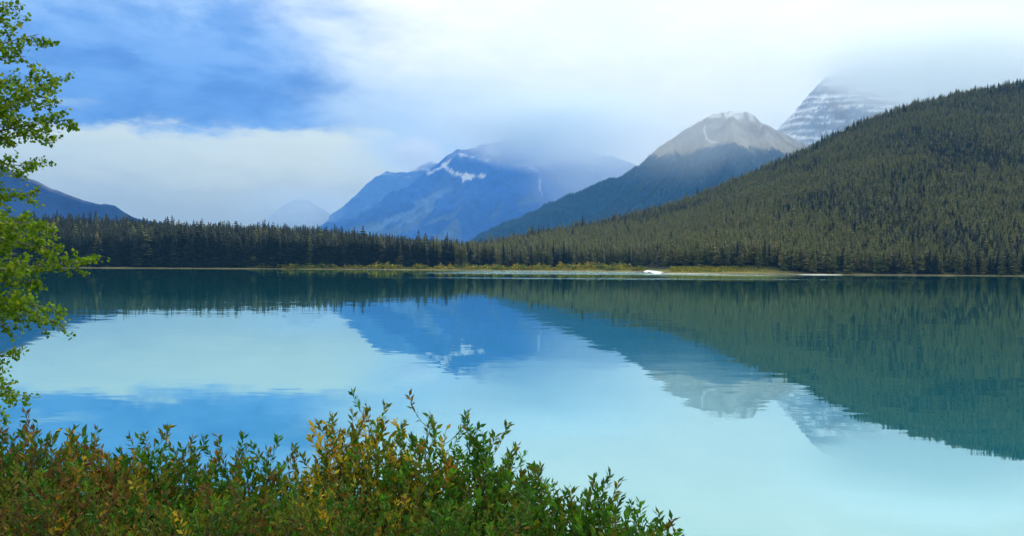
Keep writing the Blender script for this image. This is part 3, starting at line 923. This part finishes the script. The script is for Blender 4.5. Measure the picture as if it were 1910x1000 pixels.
bush('low dark green brush at the bottom edge right of centre', 860, 4.4,
     [(800, 935), (860, 940), (920, 945)], 18, (760, 990, 945, 1020), (4, 5, .2, .2, 1, 3), 114, leaf=0.036)

# ------------------------------------------------------------------ aspen entering from the left
def aspen():
    rn = np.random.default_rng(55)
    D = 9.0
    base = np.array([-7.35, D, float(near_height(np.array([-7.35]), np.array([D]))[0])])
    base[2] = max(base[2], 0.0) - 0.1
    e = bpy.data.objects.new('aspen_tree', None); COL.objects.link(e); e.location = base
    tag(e, 'leafy bright green aspen leaning in along the left edge', 'tree')
    trunk_top = np.array([-6.95, D + 0.2, 9.6])
    tp = bez(base, np.array([-7.5, D, 4.5]), trunk_top, 14)
    V, Fc = [], []
    tube(V, Fc, tp, 0.13, 0.02, 10)
    link('trunk', mesh('trunk', np.array(V) - base, Fc, MAT_ASPEN, None, True), e)
    # branch tips (px, py) and fullness
    tips = [(48, 12, 1.0), (20, 40, .8), (84, 64, 1.1), (60, 105, 1.0), (124, 150, 1.3), (108, 178, 1.1), (40, 150, 1.0), (20, 190, .9), (152, 222, 1.35), (100, 250, 1.3), (82, 312, 1.2),
            (72, 362, 1.2), (108, 418, 1.3), (50, 440, 1.2), (20, 400, 1.0), (186, 490, 1.5), (120, 468, 1.3), (60, 500, 1.3), (10, 470, 1.0), (90, 525, 1.2),
            (130, 605, 1.2), (105, 575, 1.2), (50, 570, 1.3), (30, 610, 1.1), (-10, 540, 1.0), (46, 668, .9), (22, 710, .6), (66, 742, .9), (20, 765, .8), (-60, 640, 1.0), 
            (-70, 120, 1.0), (-90, 450, 1.0), (-120, 20, 1), (-60, -60, 1), (-150, -120, 1), (20, -80, 1.0), (-400, 300, 1), (-380, 100, 1), (-420, 480, 1), (-350, -60, 1)]
    for px, py, ful in tips:
        dp = D + rn.uniform(-0.7, 0.7)
        tip = np.array(P(px - 12, py, dp))
        rise = rn.uniform(0.1, 0.75) if py < 600 else rn.uniform(-0.1, 0.3)
        zs = np.clip(tip[2] - rise, 1.4, 9.2)
        k = int(np.argmin(np.abs(tp[:, 2] - zs))); root = tp[k]
        midp = root * 0.5 + tip * 0.5 + np.array([0, 0, 0.12 + 0.1 * rn.random()])
        ax = bez(root, midp, tip, 14)
        V, Fc = [], []
        tube(V, Fc, ax, 0.022, 0.003, 5)
        LP, LD, SZ = [], [], []
        L = np.linalg.norm(tip - root)
        nt = int(24 * ful * L / 1.9) + 5
        for j in range(nt):
            q = 0.22 + 0.76 * (j + rn.random()) / nt
            f = q * 13; i = min(int(f), 12); p_ = ax[i] + (ax[i + 1] - ax[i]) * (f - i)
            d_ = norm(ax[i + 1] - ax[i])
            s_ = rn.normal(size=3) * np.array([1, 1, .8]); s_ -= d_ * s_.dot(d_); s_ /= np.linalg.norm(s_)
            ln = rn.uniform(0.14, 0.42) * (1.2 - 0.6 * q)
            end = p_ + d_ * ln * 0.8 + s_ * ln * 0.65
            tw = bez(p_, p_ + d_ * ln * .3 + s_ * ln * .4, end, 4)
            tube(V, Fc, tw, 0.004, 0.0012, 3)
            for _ in range(int(13 + 42 * ln)):
                u = rn.random() ** 0.7
                f = u * 3; i2 = min(int(f), 2); q_ = tw[i2] + (tw[i2 + 1] - tw[i2]) * (f - i2)
                LP.append(q_ + rn.normal(size=3) * 0.022)
                LD.append(rn.normal(size=3) + np.array([0, 0, -0.5])); SZ.append(0.045 * rn.uniform(0.65, 1.25))
        br = link('branch', mesh('branch', np.array(V) - base, Fc, MAT_ASPEN), e)
        n = len(LP); sz = np.array(SZ)
        pal = np.stack([[0.17, 0.32, 0.006], [0.10, 0.21, 0.005], [0.30, 0.37, 0.010]])
        cl = pal[rn.choice(3, n, p=[.5, .3, .2])] * rn.uniform(0.75, 1.25, (n, 1))
        lo = link('leaves', leaves_mesh('leaves', LP, LD, sz, sz * 0.46, cl, base, rn, 0.12), br)
        tag(lo, kind='stuff')
aspen()

# ------------------------------------------------------------------ far shore: shrubs, inlet, gravel bars
def shrub_mesh(seed):
    rn = np.random.default_rng(seed)
    n = 150
    u = norm(rn.normal(size=(n, 3))); u[:, 2] = np.abs(u[:, 2])
    r = rn.uniform(0.45, 1.0, (n, 1)) * (0.8 + 0.35 * fbm(u[:, 0] * 2 + seed, u[:, 1] * 2, 2, seed))[:, None]
    p = u * r * np.array([1, 1, 0.95])
    sz = rn.uniform(0.14, 0.30, n)
    c = pick_cols(rn, n, [(1.2, .3, 4, .5, .3, 5), (3, 1, 1, .1, .3, 4), (1, .3, 5, .3, .2, 3), (2, 2, 1, .6, 1, 5)][seed % 4]) * 1.1
    return leaves_mesh('foliage', p, u + rn.normal(size=(n, 3)) * .5, sz, sz * .4, c, np.zeros(3), rn)
def shrub_stem(seed):
    rn = np.random.default_rng(seed); V, Fc = [], []
    for _ in range(6):
        a = rn.uniform(0, 6.28); r = rn.uniform(.3, .7)
        tube(V, Fc, bez(np.array([0, 0, -.1]), np.array([.1 * math.cos(a), .1 * math.sin(a), .4]), np.array([r * math.cos(a), r * math.sin(a), rn.uniform(.5, .8)]), 4), .03, .01, 3)
    return mesh('stems', V, Fc, MAT_TWIG)
SHR = [shrub_mesh(300 + k) for k in range(4)]; SST = [shrub_stem(310 + k) for k in range(4)]
rr = random.Random(5)
def shrubs(n, px0, px1, d0, d1, h0, h1, label, group):
    for _ in range(n):
        px = rr.uniform(px0, px1)
        t = (px - 955) / F
        ys = float(np.interp(px, SH_PX, SH_Y))
        y_ = ys + rr.uniform(d0, d1); x_ = t * y_
        z_, s_ = far_height(np.array([x_]), np.array([y_]))
        if z_[0] < 0.2: continue
        e = bpy.data.objects.new('shore_shrub', None); COL.objects.link(e)
        h = rr.uniform(h0, h1)
        if px > 1250 and px < 1452: h *= max(0.25, 1.1 - (px - 1250) / 220)
        e.location = (x_, y_, float(z_[0]) - 0.1); e.rotation_euler = (0, 0, rr.uniform(0, 6.28)); e.scale = (h * rr.uniform(0.9, 1.6), h * rr.uniform(.9, 1.4), h)
        tag(e, label, 'shrub', group)
        k = rr.randrange(4)
        link('foliage', SHR[k], e); link('stems', SST[k], e)
shrubs(14, 130, 470, 5, 9, 0.5, 1.2, 'low yellowish shrub dotted along the left beach line below dark forest', 'low shrubs on the left beach')
shrubs(80, 470, 860, 4, 20, 0.9, 4.0, 'yellow green shrub on the far shore below the dark left forest', 'yellow shrubs below the left forest')
shrubs(95, 860, 1205, 4, 27, 0.9, 3.7, 'yellow green shrub on the far shore left of the river mouth', 'yellow shrubs left of the river mouth')
shrubs(75, 1255, 1450, 4, 26, 0.7, 1.7, 'low yellow green shrub on the grassy spit right of the river mouth', 'low shrubs on the grassy spit')
shrubs(14, 1450, 1890, 4, 8, 0.3, 0.8, 'tiny shrub at the waterline below the right slope', 'tiny shrubs below the right slope')

# river mouth: white water running out between gravel bars
mt, t = mat('white_water')
pos = t.n('ShaderNodeTexCoord').outputs['Object']
f, _ = t.noise(pos, 0.25, 5, 0.7)
out(t, pbsdf(t, t.mix(t.smooth(f, 0.35, 0.6), (0.45, 0.62, 0.66), (0.86, 0.9, 0.9)), 0.5, bump(t, f, 0.6, 0.4), 0.4))
MAT_FOAM = mt
mt, t = mat('pale_gravel')
pos = t.n('ShaderNodeTexCoord').outputs['Object']
f, _ = t.noise(pos, 0.6, 5, 0.7)
out(t, pbsdf(t, t.mix(f, (0.42, 0.40, 0.36), (0.7, 0.69, 0.66)), 0.9, bump(t, f, 0.5, 0.2), 0.2))
MAT_GRAVEL = mt
def patch_mesh(px0, px1, y0, y1, z, mat_, seed, thick=0.0, rise=0.0):
    """an uneven lens-shaped patch lying at depth y0..y1 between two bearings"""
    n = 40; V = []; Fc = []
    for i in range(n):
        u = i / (n - 1)
        t_ = (px0 + (px1 - px0) * u - 955) / F
        wv = math.sin(math.pi * u) ** 0.6
        c = (y0 + y1) / 2 + (y1 - y0) * 0.25 * float(fbm(np.array([u * 4.0 + seed]), np.array([seed * 1.0]), 3, seed)[0])
        hw = (y1 - y0) / 2 * wv * (1 + 0.5 * float(fbm(np.array([u * 9.0]), np.array([seed * 2.0]), 3, seed + 3)[0])) + 0.05
        for v, k in ((-1, 0), (-.4, 1), (.4, 1), (1, 0)):
            yy = c + v * hw
            V.append((t_ * yy, yy, z + thick * k * wv + rise * (yy - y0) / (y1 - y0)))
    for i in range(n - 1):
        for k in range(3):
            Fc.append((i * 4 + k, i * 4 + 4 + k, i * 4 + 5 + k, i * 4 + 1 + k))
    return mesh('patch', V, Fc, mat_, None, True)
tag(link('river_mouth', patch_mesh(1200, 1252, 338, 415, 0.06, MAT_FOAM, 3, 0.08, 1.1)), 'white river water pouring out at the far shore', kind='structure')
tag(link('shoal_water', patch_mesh(1225, 1345, 328, 338, 0.02, MAT_FOAM, 5, 0.04)), 'white shallow riffle spreading from the river mouth', kind='structure')
tag(link('gravel_bar', patch_mesh(1487, 1572, 325, 332, 0.02, MAT_GRAVEL, 7, 0.25)), 'thin pale gravel bar at the waterline on the right', kind='structure')

# grass on the spit and the shore margin
def grass(name, label, px0, px1, d0, d1, n, h0, h1, seed, taper=False):
    rn = np.random.default_rng(seed)
    px = rn.uniform(px0, px1, n); ys = np.interp(px, SH_PX, SH_Y)
    yy = ys + rn.uniform(d0, d1, n); xx = (px - 955) / F * yy
    z, s = far_height(xx, yy)
    k = z > 0.3
    p = np.stack([xx, yy, z - .05], 1)[k]; n = len(p)
    L = rn.uniform(h0, h1, n) * (np.clip(1.15 - (px[k] - px0) / (px1 - px0), 0.12, 1) if taper else 1)
    cl = pick_cols(rn, n, (1, .3, 3, .6, .8, 5))
    o = link(name, leaves_mesh(name, p, rn.normal(size=(n, 3)) * .25 + np.array([0, 0, 1]), L, L * .16, cl, np.zeros(3), rn))
    tag(o, label, 'grass', kind='stuff')
grass('grass', 'yellow green reeds along the far shore margin', 460, 1205, 4, 18, 9000, 0.5, 1.3, 401)
grass('grass', 'yellow green grass on the spit right of the river mouth', 1250, 1470, 4, 26, 7000, 0.5, 1.3, 402, True)

# ------------------------------------------------------------------ air and low cloud
mt, t = mat('haze_air')
pv = t.n('ShaderNodeVolumePrincipled')
pv.inputs['Color'].default_value = (0.17, 0.49, 1.0, 1)
pv.inputs['Density'].default_value = 9.0e-5
pv.inputs['Anisotropy'].default_value = 0.0
out(t, None, pv.outputs[0])
hx, hy0, hy1, hz0, hz1 = 10700, -2200, 10700, -4.0, 1540
hv = [(-hx, hy0, hz0), (hx, hy0, hz0), (hx, hy1, hz0), (-hx, hy1, hz0), (-hx, hy0, hz1), (hx, hy0, hz1), (hx, hy1, hz1), (-hx, hy1, hz1)]
hf = [(3, 2, 1, 0), (4, 5, 6, 7), (0, 1, 5, 4), (1, 2, 6, 5), (2, 3, 7, 6), (3, 0, 4, 7)]
tag(link('haze', mesh('haze', hv, hf, mt)), kind='stuff')

def cloud_mat(name, dens, colour, nscale, seed):
    mt, t = mat(name)
    pos = t.n('ShaderNodeTexCoord').outputs['Object']        # unit ball, so this is scaled local space
    r = t.vmath('LENGTH', pos)
    nf, _ = t.noise(t.vmath('ADD', pos, (seed, seed * .7, 0)), nscale, 4, 0.6)
    r2 = t.math('ADD', r, t.math('MULTIPLY', t.math('SUBTRACT', nf, 0.5), 0.7))
    f = t.smooth(r2, 0.92, 0.25)
    f = t.math('MULTIPLY', f, t.smooth(r, 1.0, 0.85))
    pv = t.n('ShaderNodeVolumePrincipled')
    pv.inputs['Color'].default_value = (*colour, 1)
    pv.inputs['Anisotropy'].default_value = 0.62
    t.set(pv.inputs['Density'], t.math('MULTIPLY', f, dens))
    out(t, None, pv.outputs[0])
    return mt

def cloud(label, px, py, depth, rx, ry, rz, dens, colour, seed, nscale=2.2):
    c = P(px, py, depth)
    rn = np.random.default_rng(seed)
    nu, nv = 28, 16
    V = [(0, 0, -1)]; Fc = []
    for i in range(1, nv):
        ph = -math.pi / 2 + math.pi * i / nv
        for j in range(nu):
            a = 2 * math.pi * j / nu
            V.append((math.cos(ph) * math.cos(a), math.cos(ph) * math.sin(a), math.sin(ph)))
    V.append((0, 0, 1))
    for j in range(nu):
        Fc.append((0, 1 + (j + 1) % nu, 1 + j))
        Fc.append((len(V) - 1, 1 + (nv - 2) * nu + j, 1 + (nv - 2) * nu + (j + 1) % nu))
    for i in range(nv - 2):
        for j in range(nu):
            Fc.append((1 + i * nu + j, 1 + i * nu + (j + 1) % nu, 1 + (i + 1) * nu + (j + 1) % nu, 1 + (i + 1) * nu + j))
    o = link('low_cloud', mesh('low_cloud', V, Fc, cloud_mat('low_cloud_%d' % seed, dens, colour, nscale, seed)), None, c, None, (rx, ry, rz))  # low cloud draped on the peaks, inside the haze box
    tag(o, label, 'cloud', kind='stuff')
cloud('white cloud veil over the summit of the blue mountain', 1040, 238, 6700, 1350, 640, 440, 0.0052, (0.92, 0.975, 1.0), 3)
cloud('thin white cloud hanging over the right flank of the blue mountain', 1130, 325, 5900, 860, 520, 560, 0.0017, (0.92, 0.975, 1.0), 5)
cloud('white cloud veil hiding the top of the banded cliff', 1760, 112, 4700, 1250, 520, 390, 0.0066, (0.975, 1.0, 1.0), 8)
cloud('small white cloud wisp on top of the left blue shoulder', 775, 285, 8200, 420, 350, 230, 0.0042, (1.0, 1.0, 1.0), 11)
cloud('pale low cloud in front of the faint far peak', 530, 390, 8800, 850, 280, 400, 0.0034, (0.95, 1.0, 1.0), 13)
cloud('thin bright low cloud around the bare upper half of the brown peak', 1290, 250, 3250, 620, 300, 280, 0.0011, (0.95, 1.0, 1.0), 17)
